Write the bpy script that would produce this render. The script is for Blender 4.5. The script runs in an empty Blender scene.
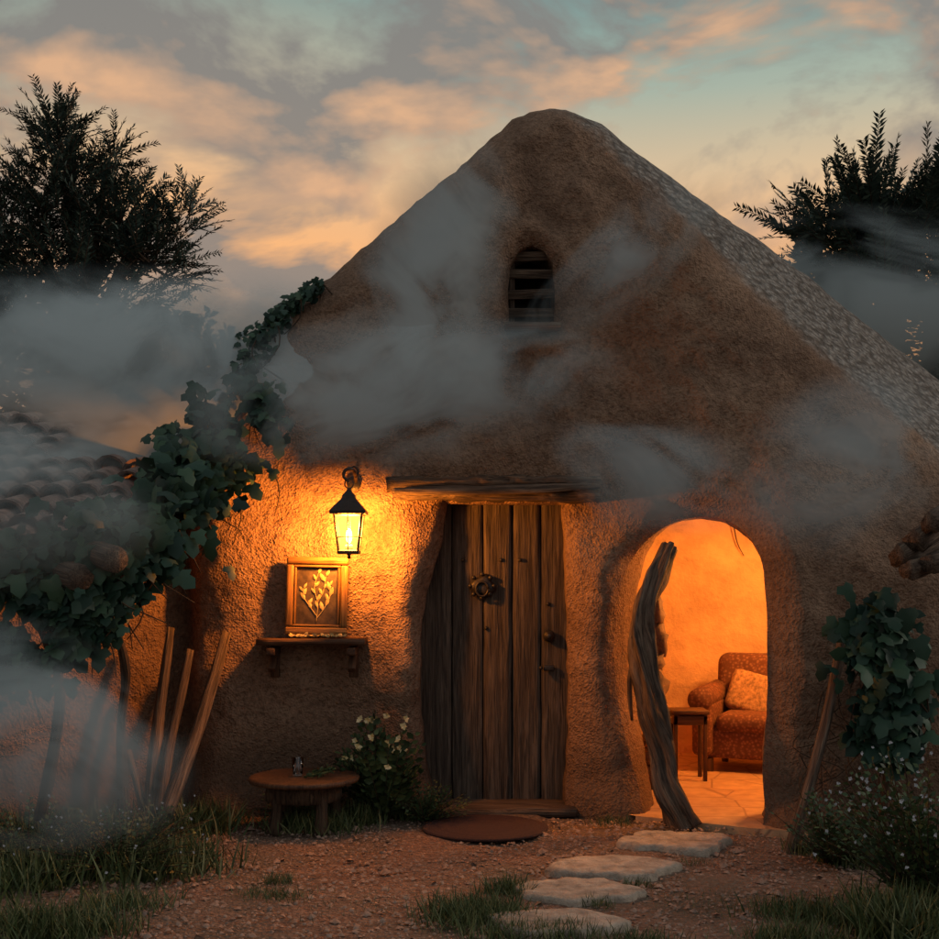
import bpy, math, random
import numpy as np
from mathutils import Vector, noise, geometry, Matrix
random.seed(7); np.random.seed(7)
scene=bpy.context.scene
FPX=1200.0; CX=469.5; HY=583.0; CD=8.0; CH=1.5
def W(px,py,y):
    d=CD+y
    return np.array([(px-CX)*d/FPX, y, CH-(py-HY)*d/FPX])
def G(px,py,z=0.0):
    d=(CH-z)*FPX/(py-HY)
    return np.array([(px-CX)*d/FPX, d-CD, z])
def ss(a,b,t):
    t=np.clip((np.asarray(t,dtype=float)-a)/(b-a),0,1); return t*t*(3-2*t)

# ------------------------------------------------------------ materials
def newmat(name):
    m=bpy.data.materials.new(name); m.use_nodes=True
    nt=m.node_tree
    return m,nt,nt.nodes['Principled BSDF']
def ramp(nt,fac,stops):
    r=nt.nodes.new('ShaderNodeValToRGB'); e=r.color_ramp.elements
    while len(e)<len(stops): e.new(0.5)
    for el,(p,c) in zip(e,stops):
        el.position=p; el.color=(*c,1) if len(c)==3 else c
    nt.links.new(fac,r.inputs['Fac']); return r.outputs['Color']
def mix(nt,fac,a,b,bt='MIX'):
    m=nt.nodes.new('ShaderNodeMix'); m.data_type='RGBA'; m.blend_type=bt
    for s,v in ((0,fac),(6,a),(7,b)):
        if hasattr(v,'is_linked'): nt.links.new(v,m.inputs[s])
        else: m.inputs[s].default_value=v if s==0 else (*v,1)
    return m.outputs[2]
def mth(nt,op,a,b=None,c=None):
    m=nt.nodes.new('ShaderNodeMath'); m.operation=op
    for i,v in enumerate((a,b,c)):
        if v is None: continue
        if hasattr(v,'is_linked'): nt.links.new(v,m.inputs[i])
        else: m.inputs[i].default_value=v
    return m.outputs[0]
def noise_n(nt,vec,scale,detail=6,rough=.6,dist=0):
    n=nt.nodes.new('ShaderNodeTexNoise'); n.inputs['Scale'].default_value=scale
    n.inputs['Detail'].default_value=detail; n.inputs['Roughness'].default_value=rough; n.inputs['Distortion'].default_value=dist
    if vec is not None: nt.links.new(vec,n.inputs['Vector'])
    return n.outputs['Fac']
def bump(nt,bsdf,h,strength,dist):
    b=nt.nodes.new('ShaderNodeBump'); b.inputs['Strength'].default_value=strength; b.inputs['Distance'].default_value=dist
    nt.links.new(h,b.inputs['Height']); nt.links.new(b.outputs[0],bsdf.inputs['Normal'])
def pos(nt): return nt.nodes.new('ShaderNodeNewGeometry').outputs['Position']
def mapv(nt,vec,sc):
    m=nt.nodes.new('ShaderNodeMapping'); m.inputs['Scale'].default_value=sc; nt.links.new(vec,m.inputs['Vector']); return m.outputs[0]

def mud_mat(name,c1,c2,c3,roof=False):
    m,nt,b=newmat(name); P=pos(nt)
    n1=noise_n(nt,P,1.5,5,.62,.4); n2=noise_n(nt,P,34,4,.62); n3=noise_n(nt,P,9,3,.55,.5)
    v=nt.nodes.new('ShaderNodeTexVoronoi'); v.inputs['Scale'].default_value=70; nt.links.new(P,v.inputs['Vector'])
    col=ramp(nt,n1,[(.34,c2),(.5,c1),(.66,c3)])
    col=mix(nt,ramp(nt,n2,[(.36,(.55,.55,.55)),(.5,(0,0,0))]),col,(c2[0]*.5,c2[1]*.47,c2[2]*.44))
    col=mix(nt,ramp(nt,n2,[(.56,(0,0,0)),(.72,(.4,.4,.4))]),col,(c3[0]*1.35,c3[1]*1.33,c3[2]*1.3))
    col=mix(nt,ramp(nt,n3,[(.55,(0,0,0)),(.7,(.35,.35,.35))]),col,(c2[0]*.7,c2[1]*.68,c2[2]*.66))
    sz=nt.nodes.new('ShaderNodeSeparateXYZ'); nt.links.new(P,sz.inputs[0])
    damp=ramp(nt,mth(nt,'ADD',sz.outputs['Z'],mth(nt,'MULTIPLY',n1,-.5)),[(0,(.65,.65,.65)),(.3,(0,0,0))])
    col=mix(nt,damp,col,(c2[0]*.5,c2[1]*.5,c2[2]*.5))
    h=mth(nt,'ADD',mth(nt,'MULTIPLY',n2,0.9),mth(nt,'MULTIPLY',n3,1.1))
    h=mth(nt,'ADD',h,mth(nt,'MULTIPLY',v.outputs['Distance'],0.35))
    if roof:
        a=nt.nodes.new('ShaderNodeAttribute'); a.attribute_name='roof'
        vr=nt.nodes.new('ShaderNodeTexVoronoi'); vr.inputs['Scale'].default_value=13; nt.links.new(mapv(nt,P,(1,1,1.6)),vr.inputs['Vector'])
        rc=ramp(nt,n2,[(.35,(.15,.135,.115)),(.5,(.30,.27,.235)),(.66,(.48,.45,.40))])
        rc=mix(nt,ramp(nt,vr.outputs['Distance'],[(.3,(0,0,0)),(.75,(.8,.8,.8))]),rc,(.08,.07,.06))
        col=mix(nt,a.outputs['Fac'],col,rc)
        h=mth(nt,'SUBTRACT',h,mth(nt,'MULTIPLY',mth(nt,'MULTIPLY',vr.outputs['Distance'],1.6),a.outputs['Fac']))
    nt.links.new(col,b.inputs['Base Color']); b.inputs['Roughness'].default_value=.93; b.inputs['Specular IOR Level'].default_value=.2
    bump(nt,b,h,1.0,0.03)
    return m
M_mud=mud_mat('mud_plaster',(.265,.160,.102),(.18,.106,.068),(.34,.212,.135),True)
def simple(name,c,rough=.7,metal=0,ns=30,var=.35,bs=.3,bd=.005,det=4):
    m,nt,b=newmat(name); P=pos(nt); n=noise_n(nt,P,ns,det,.65)
    col=ramp(nt,n,[(.3,tuple(x*(1-var) for x in c)),(.7,tuple(min(1,x*(1+var)) for x in c))])
    nt.links.new(col,b.inputs['Base Color']); b.inputs['Roughness'].default_value=rough; b.inputs['Metallic'].default_value=metal
    bump(nt,b,n,bs,bd); return m
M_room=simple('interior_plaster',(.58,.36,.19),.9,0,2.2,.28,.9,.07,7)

def wood_mat(name,c1,c2,c3,rough=.8,bs=1.0,sc=1.0):
    m,nt,b=newmat(name)
    a=nt.nodes.new('ShaderNodeAttribute'); a.attribute_name='g'
    V=a.outputs['Vector']
    g1=noise_n(nt,mapv(nt,V,(38*sc,38*sc,2.2)),1,5,.65,.6)
    g2=noise_n(nt,mapv(nt,V,(110*sc,110*sc,4)),1,3,.6,.2)
    g3=noise_n(nt,mapv(nt,V,(7,7,1.2)),1,2,.6)
    col=ramp(nt,g1,[(.32,c1),(.5,c2),(.7,c3)])
    col=mix(nt,ramp(nt,g2,[(.36,(.85,.85,.85)),(.5,(0,0,0))]),col,(c1[0]*.4,c1[1]*.4,c1[2]*.4))
    col=mix(nt,mth(nt,'MULTIPLY',g3,.75),col,(c1[0]*.7,c1[1]*.7,c1[2]*.7))
    nt.links.new(col,b.inputs['Base Color']); b.inputs['Roughness'].default_value=rough; b.inputs['Specular IOR Level'].default_value=.3
    bump(nt,b,mth(nt,'ADD',g1,mth(nt,'MULTIPLY',g2,.6)),1.0*bs,0.014)
    return m
M_door=wood_mat('weathered_door_wood',(.045,.032,.024),(.115,.085,.062),(.235,.178,.13))
M_log=wood_mat('driftwood',(.06,.04,.027),(.17,.11,.075),(.34,.25,.17),.8,1.3)
M_bark=wood_mat('bark',(.035,.022,.014),(.1,.06,.035),(.19,.12,.07),.9,1.3,.8)
M_brown=wood_mat('shelf_wood',(.05,.022,.011),(.12,.055,.026),(.2,.1,.045),.6,.5)
M_gold=wood_mat('gilded_frame_wood',(.2,.09,.025),(.36,.18,.05),(.5,.28,.09),.42,.4)
M_iron=simple('wrought_iron',(.04,.034,.03),.5,.6,60)
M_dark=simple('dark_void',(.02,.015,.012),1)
M_stone=simple('stepping_stone_rock',(.36,.29,.22),.85,0,11,.5,1.0,.035,7)
M_pillar=simple('field_stone',(.14,.085,.055),.85,0,12,.4,.8,.02)
M_tile=simple('clay_roof_tile',(.24,.15,.115),.85,0,16,.6,.8,.015)
M_mat=simple('woven_mat',(.045,.016,.012),.95,0,120,.6,1,.01)
M_peb=simple('gravel_pebbles',(.25,.165,.12),.9,0,25,.5)
M_paint=simple('gold_paint',(.5,.36,.14),.6,0,40,.5)
M_canvas=simple('dark_canvas',(.085,.055,.028),.6,0,18,.6)
M_glass,nt,b=newmat('glass'); b.inputs['Transmission Weight'].default_value=1; b.inputs['Roughness'].default_value=.03; b.inputs['Base Color'].default_value=(.9,.95,.95,1)
def emis(name,c,s):
    m,nt,b=newmat(name); b.inputs['Emission Color'].default_value=(*c,1); b.inputs['Emission Strength'].default_value=s; b.inputs['Base Color'].default_value=(*c,1); return m
M_flame=emis('flame',(1,.5,.15),22)
M_pane,nt,b=newmat('lantern_pane')
tr=nt.nodes.new('ShaderNodeBsdfTransparent'); em=nt.nodes.new('ShaderNodeEmission'); em.inputs[0].default_value=(1,.46,.10,1); em.inputs[1].default_value=3.0
mx=nt.nodes.new('ShaderNodeMixShader'); mx.inputs[0].default_value=.3
nt.links.new(tr.outputs[0],mx.inputs[1]); nt.links.new(em.outputs[0],mx.inputs[2]); nt.links.new(mx.outputs[0],nt.nodes['Material Output'].inputs[0])
M_fab,nt,b=newmat('patterned_upholstery'); P=pos(nt)
v=nt.nodes.new('ShaderNodeTexVoronoi'); v.inputs['Scale'].default_value=40; nt.links.new(P,v.inputs['Vector'])
nt.links.new(ramp(nt,v.outputs['Distance'],[(.1,(.25,.13,.065)),(.4,(.16,.06,.035)),(.6,(.11,.04,.02))]),b.inputs['Base Color']); b.inputs['Roughness'].default_value=.9
M_cush=simple('cushion_fabric',(.34,.19,.09),.9,0,40,.6)

def leaf_mat(name,c1,c2,c3):
    m,nt,b=newmat(name); g=nt.nodes.new('ShaderNodeNewGeometry')
    col=ramp(nt,g.outputs['Random Per Island'],[(0,c1),(.55,c2),(1,c3)])
    nt.links.new(col,b.inputs['Base Color']); b.inputs['Roughness'].default_value=.55; b.inputs['Specular IOR Level'].default_value=.25
    return m
M_ivy=leaf_mat('ivy_leaves',(.010,.028,.019),(.020,.050,.031),(.042,.085,.045))
M_tree=leaf_mat('tree_leaves',(.018,.036,.03),(.036,.06,.048),(.075,.105,.075))
M_shrub=leaf_mat('shrub_leaves',(.025,.042,.018),(.042,.072,.027),(.09,.12,.045))
M_grass=leaf_mat('grass_blades',(.035,.05,.018),(.07,.1,.032),(.2,.19,.085))
M_flower=leaf_mat('pale_petals',(.5,.34,.12),(.62,.48,.22),(.7,.6,.36))
M_wflower=leaf_mat('white_petals',(.3,.3,.3),(.4,.4,.4),(.5,.47,.5))

M_ground,nt,b=newmat('earth'); P=pos(nt)
n1=noise_n(nt,P,1.1,4,.65); n2=noise_n(nt,P,30,5,.72)
v=nt.nodes.new('ShaderNodeTexVoronoi'); v.inputs['Scale'].default_value=45; nt.links.new(P,v.inputs['Vector'])
col=ramp(nt,n2,[(.3,(.12,.066,.045)),(.5,(.245,.145,.10)),(.72,(.39,.255,.18))])
col=mix(nt,ramp(nt,n1,[(.42,(0,0,0)),(.6,(.85,.85,.85))]),col,mix(nt,n2,(.10,.075,.052),(.24,.18,.13)))
sx=nt.nodes.new('ShaderNodeSeparateXYZ'); nt.links.new(P,sx.inputs[0])
far=mth(nt,'MULTIPLY_ADD',sx.outputs['Y'],.12,-.4)
nn=nt.nodes.new('ShaderNodeClamp'); nt.links.new(far,nn.inputs[0])
col=mix(nt,nn.outputs[0],col,(.04,.055,.025))
nt.links.new(col,b.inputs['Base Color']); b.inputs['Roughness'].default_value=.95; b.inputs['Specular IOR Level'].default_value=.2
bump(nt,b,mth(nt,'ADD',n2,mth(nt,'MULTIPLY',v.outputs['Distance'],.8)),1,.03)
M_floor,nt,b=newmat('terracotta_flags'); P=pos(nt)
v=nt.nodes.new('ShaderNodeTexVoronoi'); v.feature='DISTANCE_TO_EDGE'; v.inputs['Scale'].default_value=2.6; v.inputs['Randomness'].default_value=.6; nt.links.new(P,v.inputs['Vector'])
e=ramp(nt,v.outputs['Distance'],[(0,(0,0,0)),(.03,(1,1,1))]); n=noise_n(nt,P,9,4,.6)
col=mix(nt,e,(.26,.14,.08),ramp(nt,n,[(.3,(.36,.21,.11)),(.7,(.55,.34,.18))]))
nt.links.new(col,b.inputs['Base Color']); b.inputs['Roughness'].default_value=.5; bump(nt,b,e,.4,.006)

# ------------------------------------------------------------ mesh builder
class MB:
    def __init__(s): s.v=[];s.g=[];s.f=[];s.mi=[];s.n=0
    def add(s,v,f,g=None,mi=0):
        v=np.asarray(v,dtype=float).reshape(-1,3); s.v.append(v); s.g.append(v if g is None else np.asarray(g,dtype=float))
        o=s.n; s.f.extend([tuple(int(i)+o for i in q) for q in f]); s.mi.extend([mi]*len(f)); s.n+=len(v)
    def build(s,name,mats,parent=None,smooth=True,recalc=False):
        me=bpy.data.meshes.new(name); V=np.concatenate(s.v); me.from_pydata(V.tolist(),[],s.f)
        a=me.attributes.new('g','FLOAT_VECTOR','POINT'); a.data.foreach_set('vector',np.concatenate(s.g).astype(np.float32).ravel())
        if not isinstance(mats,(list,tuple)): mats=[mats]
        for m in mats: me.materials.append(m)
        me.polygons.foreach_set('material_index',s.mi)
        me.polygons.foreach_set('use_smooth',[smooth]*len(s.f))
        me.update()
        if recalc:
            import bmesh
            bm=bmesh.new(); bm.from_mesh(me); bmesh.ops.recalc_face_normals(bm,faces=bm.faces); bm.to_mesh(me); bm.free()
        ob=bpy.data.objects.new(name,me); scene.collection.objects.link(ob)
        if parent: ob.parent=parent
        return ob
def empty(name):
    e=bpy.data.objects.new(name,None); scene.collection.objects.link(e); return e
def rotz(a): return np.array([[math.cos(a),-math.sin(a),0],[math.sin(a),math.cos(a),0],[0,0,1]])
def euler(x,y,z): return np.array(Matrix.Rotation(z,3,'Z')@Matrix.Rotation(y,3,'Y')@Matrix.Rotation(x,3,'X'))
def box(mb,c,s,bev=.01,R=None,mi=0,nseg=2,rough=0,cuts=1):
    import bmesh
    bm=bmesh.new(); bmesh.ops.create_cube(bm,size=1)
    for v in bm.verts: v.co=Vector((v.co.x*s[0],v.co.y*s[1],v.co.z*s[2]))
    if rough>0:
        for i in range(3):
            es=[e for e in bm.edges if e.calc_length()>min(s)*1.5]
            if es: bmesh.ops.subdivide_edges(bm,edges=es,cuts=cuts,use_grid_fill=True)
    elif bev>0: bmesh.ops.bevel(bm,geom=bm.edges[:],offset=min(bev,min(s)*.45),segments=nseg,affect='EDGES',profile=.5)
    V=np.array([v.co[:] for v in bm.verts]); Fc=[[v.index for v in f.verts] for f in bm.faces]; bm.free()
    off=np.random.rand(3)*20
    if rough>0:
        V=V+np.array([[noise.noise(Vector(p*9+off+k*7)) for k in range(3)] for p in V])*rough
    ax=int(np.argmax(s)); g=np.roll(V,2-ax,axis=1)+off
    if R is not None: V=V@np.asarray(R).T
    mb.add(V+np.asarray(c),Fc,g,mi)
def catmull(P,R,n):
    P=np.asarray(P,float); R=np.asarray(R,float); out=[];ro=[]
    for i in range(len(P)-1):
        p0=P[max(i-1,0)];p1=P[i];p2=P[i+1];p3=P[min(i+2,len(P)-1)]
        for t in np.linspace(0,1,n,endpoint=False):
            out.append(.5*((2*p1)+(-p0+p2)*t+(2*p0-5*p1+4*p2-p3)*t*t+(-p0+3*p1-3*p2+p3)*t**3)); ro.append(R[i]*(1-t)+R[i+1]*t)
    out.append(P[-1]);ro.append(R[-1]); return np.array(out),np.array(ro)
def tube(mb,P,R,seg=8,sub=5,rough=0,twist=0,ridges=0,flat=1.0,mi=0,rs=6,rd=.16):
    if sub>1: P,R=catmull(P,R,sub)
    else: P=np.asarray(P,float);R=np.asarray(R,float)
    T=np.gradient(P,axis=0); T/=np.linalg.norm(T,axis=1)[:,None]+1e-9
    u=np.cross(T[0],[0.13,1,0.21]); u/=np.linalg.norm(u); L=0; off=random.random()*30
    V=[];g=[]
    for i in range(len(P)):
        if i: L+=np.linalg.norm(P[i]-P[i-1])
        u=u-T[i]*np.dot(u,T[i]); u/=np.linalg.norm(u); w=np.cross(T[i],u)
        for k in range(seg):
            a=2*math.pi*k/seg; r=R[i]
            if ridges: r*=1+rd*math.cos(ridges*a+twist*L)+rd*.5*math.cos((2*ridges+1)*a+twist*1.4*L+off)
            if rough: r*=1+rough*noise.noise(Vector((math.cos(a)*1.6+off,math.sin(a)*1.6,L*rs)))
            V.append(P[i]+u*math.cos(a)*r+w*math.sin(a)*r*flat); g.append((math.cos(a+twist*L*.3)*R[i]+off,math.sin(a+twist*L*.3)*R[i],L))
    F=[(i*seg+k,i*seg+(k+1)%seg,(i+1)*seg+(k+1)%seg,(i+1)*seg+k) for i in range(len(P)-1) for k in range(seg)]
    n=len(P); F.append(tuple(range(seg))[::-1]); F.append(tuple((n-1)*seg+k for k in range(seg)))
    mb.add(V,F,g,mi)
def lathe(mb,c,prof,seg=24,mi=0,rough=0,R=None):
    V=[];F=[];off=random.random()*9
    for r,z in prof:
        for k in range(seg):
            a=2*math.pi*k/seg; rr=r*(1+rough*noise.noise(Vector((math.cos(a)*1.3+off,math.sin(a)*1.3,z*3))))
            V.append((math.cos(a)*rr,math.sin(a)*rr,z))
    n=len(prof)
    for i in range(n-1):
        for k in range(seg): F.append((i*seg+k,i*seg+(k+1)%seg,(i+1)*seg+(k+1)%seg,(i+1)*seg+k))
    F.append(tuple(range(seg))[::-1]);F.append(tuple((n-1)*seg+k for k in range(seg)))
    V=np.array(V)
    if R is not None: V=V@np.asarray(R).T
    mb.add(V+np.asarray(c),F,None,mi)
def blob(mb,c,r,seed=0,rough=.15,lat=8,lon=12,mi=0,sc=2.0):
    V=[];F=[];c=np.asarray(c,float);r=np.asarray(r,float)*np.ones(3)
    for i in range(lat+1):
        th=math.pi*i/lat
        for k in range(lon):
            a=2*math.pi*k/lon; d=np.array([math.sin(th)*math.cos(a),math.sin(th)*math.sin(a),math.cos(th)])
            V.append(c+d*r*(1+rough*noise.noise(Vector(d*sc+seed*3.3))))
    for i in range(lat):
        for k in range(lon): F.append((i*lon+k,(i+1)*lon+k,(i+1)*lon+(k+1)%lon,i*lon+(k+1)%lon))
    mb.add(V,F,None,mi)
def norm(a): return a/(np.linalg.norm(a,axis=-1,keepdims=True)+1e-9)
def leaves(mb,base,bf,P,Fd,Nn,S,mi=0):
    P=np.asarray(P,float);Fd=norm(np.asarray(Fd,float));Nn=np.asarray(Nn,float);S=np.asarray(S,float)
    X=norm(np.cross(Fd,Nn)); Z=np.cross(X,Fd); n=len(P);k=len(base)
    V=P[:,None,:]+S[:,None,None]*(base[None,:,0:1]*X[:,None,:]+base[None,:,1:2]*Fd[:,None,:]+base[None,:,2:3]*Z[:,None,:])
    F=[tuple(i*k+j for j in q) for i in range(n) for q in bf]
    mb.add(V.reshape(-1,3),F,None,mi)
L_OVAL=np.array([(0,0,0),(.3,.35,-.04),(.22,.72,-.06),(0,1,-.12),(-.22,.72,-.06),(-.3,.35,-.04),(0,.5,.06)]); F_OVAL=[(0,1,6),(1,2,6),(2,3,6),(3,4,6),(4,5,6),(5,0,6)]
L_LF=np.array([(0,0,0),(.28,.45,-.05),(0,1,-.1),(-.28,.45,-.05)]); F_LF=[(0,1,2),(0,2,3)]
L_IVY=np.array([(0,0,0),(.3,-.12,-.05),(.55,.2,-.1),(.3,.42,0),(.33,.72,-.06),(0,1.05,-.14),(-.33,.72,-.06),(-.3,.42,0),(-.55,.2,-.1),(-.3,-.12,-.05),(0,.35,.08)])
F_IVY=[(i,i+1,10) for i in range(9)]+[(9,0,10)]
L_NEED=np.array([(0,0,0),(.13,.4,0),(0,1,0),(-.13,.4,0)]); F_NEED=[(0,1,2,3)]
rnd=np.random.rand; rn=np.random.randn

# ------------------------------------------------------------ facade
def softplus(t,k):
    t=np.asarray(t,float); return np.logaddexp(0,t*k)/k
def F0(x,z):
    x=np.asarray(x,float);z=np.asarray(z,float)
    y=-0.7*ss(.5,2.2,x)*(1-ss(.8,3.2,z))
    d=((x-.80)+(z-4.6))/1.414
    y=y+1.55*softplus(d,11)
    y=y-.95*ss(1.92,2.95,-x)
    y=y+.20*np.exp(-((x+1.93)/.09)**2)*(1-ss(1.9,2.3,z))
    y=y-.12*np.exp(-((x+1.6)/.25)**2)*(1-ss(2.2,3,z))
    y=y+.16*ss(2,4.6,z)
    y=y-.14*np.exp(-((x+.42)/.16)**2)*np.exp(-((z-1.0)/.9)**2)
    y=y-.05*np.exp(-((x-.85)/.12)**2)*np.exp(-((z-1.2)/.7)**2)
    y=y-.11*np.exp(-(z/.18)**2)
    return y
def unproj(px,py,ex=0.0):
    x=(px-CX)/150;z=(808-py)/150
    for _ in range(30):
        y=float(F0(x,z))+ex; d=CD+y; x=.5*x+.5*(px-CX)*d/FPX; z=.5*z+.5*(CH-(py-HY)*d/FPX)
    return (x,z)
def dens(pts,step,closed=True):
    out=[];n=len(pts)
    for i in range(n if closed else n-1):
        a=np.array(pts[i]);b=np.array(pts[(i+1)%n]);k=max(1,int(np.linalg.norm(b-a)/step))
        for j in range(k): out.append(a+(b-a)*j/k)
    if not closed: out.append(np.array(pts[-1]))
    return np.array(out)
def smooth_loop(pts,n=6):
    P=np.array(pts);m=len(P);o=[]
    for i in range(m):
        p0,p1,p2,p3=P[i-1],P[i],P[(i+1)%m],P[(i+2)%m]
        for t in np.linspace(0,1,n,endpoint=False):
            o.append(.5*((2*p1)+(-p0+p2)*t+(2*p0-5*p1+4*p2-p3)*t*t+(-p0+3*p1-3*p2+p3)*t**3))
    return np.array(o)
top=[unproj(*p,.3) for p in [(150,478),(205,398),(240,348),(270,318),(310,289),(350,260),(400,218),(450,176),(490,140),(512,118),(530,109),(550,107),(572,113),(600,129),(650,166),(700,203),(750,240),(800,277),(850,315),(900,354),(939,385),(1000,430),(1100,500)]]
top[-1]=(top[-2][0]+1.2,top[-2][1]-.6)
top=[(-5.2,1.75),(-2.45,1.75),(-2.3,1.9)]+top
topd=dens(top,.05,False)
topd=topd+np.array([[0,.02*noise.noise(Vector((p[0]*4,p[1]*4,3)))+.018*noise.noise(Vector((p[0]*14,p[1]*14,1)))] for p in topd])
xe,ze=topd[-1]
outer=np.concatenate([topd,dens([(xe,ze-.06),(xe,-.1)],.1,False),dens([(xe,-.15),(-5.2,-.15)],.08,False),dens([(-5.2,-.05),(-5.2,1.70)],.1,False)])
arch_px=[(657,826),(638,780),(622,715),(616,650),(621,592),(640,550),(672,524),(712,515),(742,525),(761,552),(769,600),(771,690),(767,770),(757,838)]
arch=smooth_loop([unproj(*p) for p in arch_px],6)
door_px=[(447,503),(563,503),(566,560),(569,640),(570,730),(567,815),(436,815),(425,765),(419,700),(419,640),(426,590),(440,545)]
doorl=dens([unproj(*p) for p in door_px],.04)
doorl=doorl+np.array([[.014*noise.noise(Vector((p[0]*7,p[1]*7,9))),0] for p in doorl])
win_px=[(510,330),(508,290),(511,262),(520,248),(532,243),(544,248),(553,262),(556,290),(555,330)]
winl=dens([unproj(*p) for p in win_px],.03)
holes=[arch,doorl,winl]
def inside(pts,poly):
    x=pts[:,0];y=pts[:,1];c=np.zeros(len(pts),bool);j=len(poly)-1
    for i in range(len(poly)):
        xi,yi=poly[i];xj,yj=poly[j]
        m=((yi>y)!=(yj>y))&(x<(xj-xi)*(y-yi)/((yj-yi)+1e-12)+xi); c^=m; j=i
    return c
def segdist(pts,poly,closed=True):
    D=np.full(len(pts),1e9);n=len(poly)
    for i in range(n if closed else n-1):
        a=poly[i];b=poly[(i+1)%n];ab=b-a;t=np.clip(((pts-a)@ab)/(ab@ab+1e-12),0,1)
        D=np.minimum(D,np.linalg.norm(pts-(a+t[:,None]*ab),axis=1))
    return D
st=.032
gx,gz=np.meshgrid(np.arange(-3.7,4.2,st),np.arange(-.14,4.9,st)); pts=np.stack([gx.ravel(),gz.ravel()],1)
gx,gz=np.meshgrid(np.concatenate([np.arange(-5.15,-3.7,.12),np.arange(4.2,xe,.12)]),np.arange(-.1,3.6,.12)); pts=np.concatenate([pts,np.stack([gx.ravel(),gz.ravel()],1)])
pts=pts+(np.random.rand(*pts.shape)-.5)*st*.5
ok=inside(pts,outer)&(segdist(pts,outer)>.02)
for h in holes: ok&=~inside(pts,h)&(segdist(pts,h)>.016)
pts=pts[ok]
allv=[outer]+holes+[pts]; edges=[];o=0
for l in allv[:-1]:
    n=len(l); edges+=[(o+i,o+(i+1)%n) for i in range(n)]; o+=n
allp=np.concatenate(allv)
rv,re,rf,_,_,_=geometry.delaunay_2d_cdt([Vector(p) for p in allp],edges,[],0,1e-6)
rv=np.array([v[:] for v in rv]); rf=np.array([f for f in rf if len(f)==3])
cen=rv[rf].mean(1); ok=inside(cen,outer)
for h in holes: ok&=~inside(cen,h)
rf=rf[ok]
mainmask=topd[:,0]>-2.3
def Fy(P):
    P=np.asarray(P,float); y=F0(P[:,0],P[:,1])
    d=segdist(P,topd[mainmask],False); r=.30
    y=y+.30*np.clip(1-d/r,0,1)**2.2
    dd=segdist(P,doorl); y=y+.07*np.clip(1-dd/.09,0,1)**2
    dw=segdist(P,winl); y=y+.05*np.clip(1-dw/.06,0,1)**2-.035*np.exp(-((dw-.1)/.05)**2)
    da=segdist(P,arch); y=y+.09*np.clip(1-da/.12,0,1)**2-.03*np.exp(-((da-.17)/.07)**2)
    nn=np.array([.07*noise.noise(Vector((p[0]*1.1,p[1]*1.1,0)))+.05*noise.noise(Vector((p[0]*2.8,p[1]*2.8,5)))+.018*noise.noise(Vector((p[0]*8,p[1]*8,8)))+.008*noise.noise(Vector((p[0]*24,p[1]*24,2))) for p in P])
    return y+nn
yy=Fy(rv)
house=empty('clay_cottage')
mb=MB(); mb.add(np.stack([rv[:,0],yy,rv[:,1]],1),rf.tolist())
def loft(loop,rings,closed=True):
    n=len(loop);V=np.concatenate(rings);Fc=[]
    for r in range(len(rings)-1):
        for i in range(n if closed else n-1):
            j=(i+1)%n; Fc.append((r*n+i,r*n+j,(r+1)*n+j,(r+1)*n+i))
    mb.add(V,Fc)
def xyz(l,y): return np.stack([l[:,0],y,l[:,1]],1)
def nj(R,a,s=9):
    return R+np.array([[noise.noise(Vector(p*s)),noise.noise(Vector(p*s+5)),noise.noise(Vector(p*s+9))] for p in R])*a
yd=Fy(doorl); r=[xyz(doorl,yd)]
for t in (.25,.5,.75,1): r.append(nj(xyz(doorl,yd+(.42-yd)*t),.006))
loft(doorl,r)
yw=Fy(winl); r=[xyz(winl,yw)]
for t in (.3,.6,1): r.append(nj(xyz(winl,yw+.42*t),.006))
loft(winl,r)
ya=Fy(arch); ac=arch.mean(0); inner=arch.copy()
left=np.clip((ac[0]-arch[:,0])/.45,0,1)
inner[:,0]+=left*.17; inner[:,0]+=np.clip((arch[:,0]-ac[0])/.45,0,1)*.10
r=[xyz(arch,ya)]
for t in (.15,.35,.6,.8,1): r.append(nj(xyz(arch+(inner-arch)*t**.8,ya+.36*t),.012))
loft(arch,r)
yt=Fy(topd)
r=[xyz(topd,yt)]
for dy,dz in ((.12,.0),(.4,-.02),(1,-.05),(2,-.1),(3.5,-.2)):
    l=topd.copy(); l[:,1]+=dz; r.append(nj(xyz(l,yt+dy),.02,4))
loft(topd,r,False)
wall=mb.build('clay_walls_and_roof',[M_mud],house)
co=np.array([v.co[:] for v in wall.data.vertices])
a=wall.data.attributes.new('roof','FLOAT','POINT')
rr=((co[:,0]-.80)+(co[:,2]-4.6))/1.414+np.array([.1*noise.noise(Vector(p*5))+.05*noise.noise(Vector(p*13)) for p in co]); a.data.foreach_set('value',(ss(-.04,.16,rr)*.9).astype(np.float32))
mb=MB(); box(mb,(0.2,4.6,1.4),(10,.2,2.9),.02); mb.build('back_wall',M_mud,house)
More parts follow.
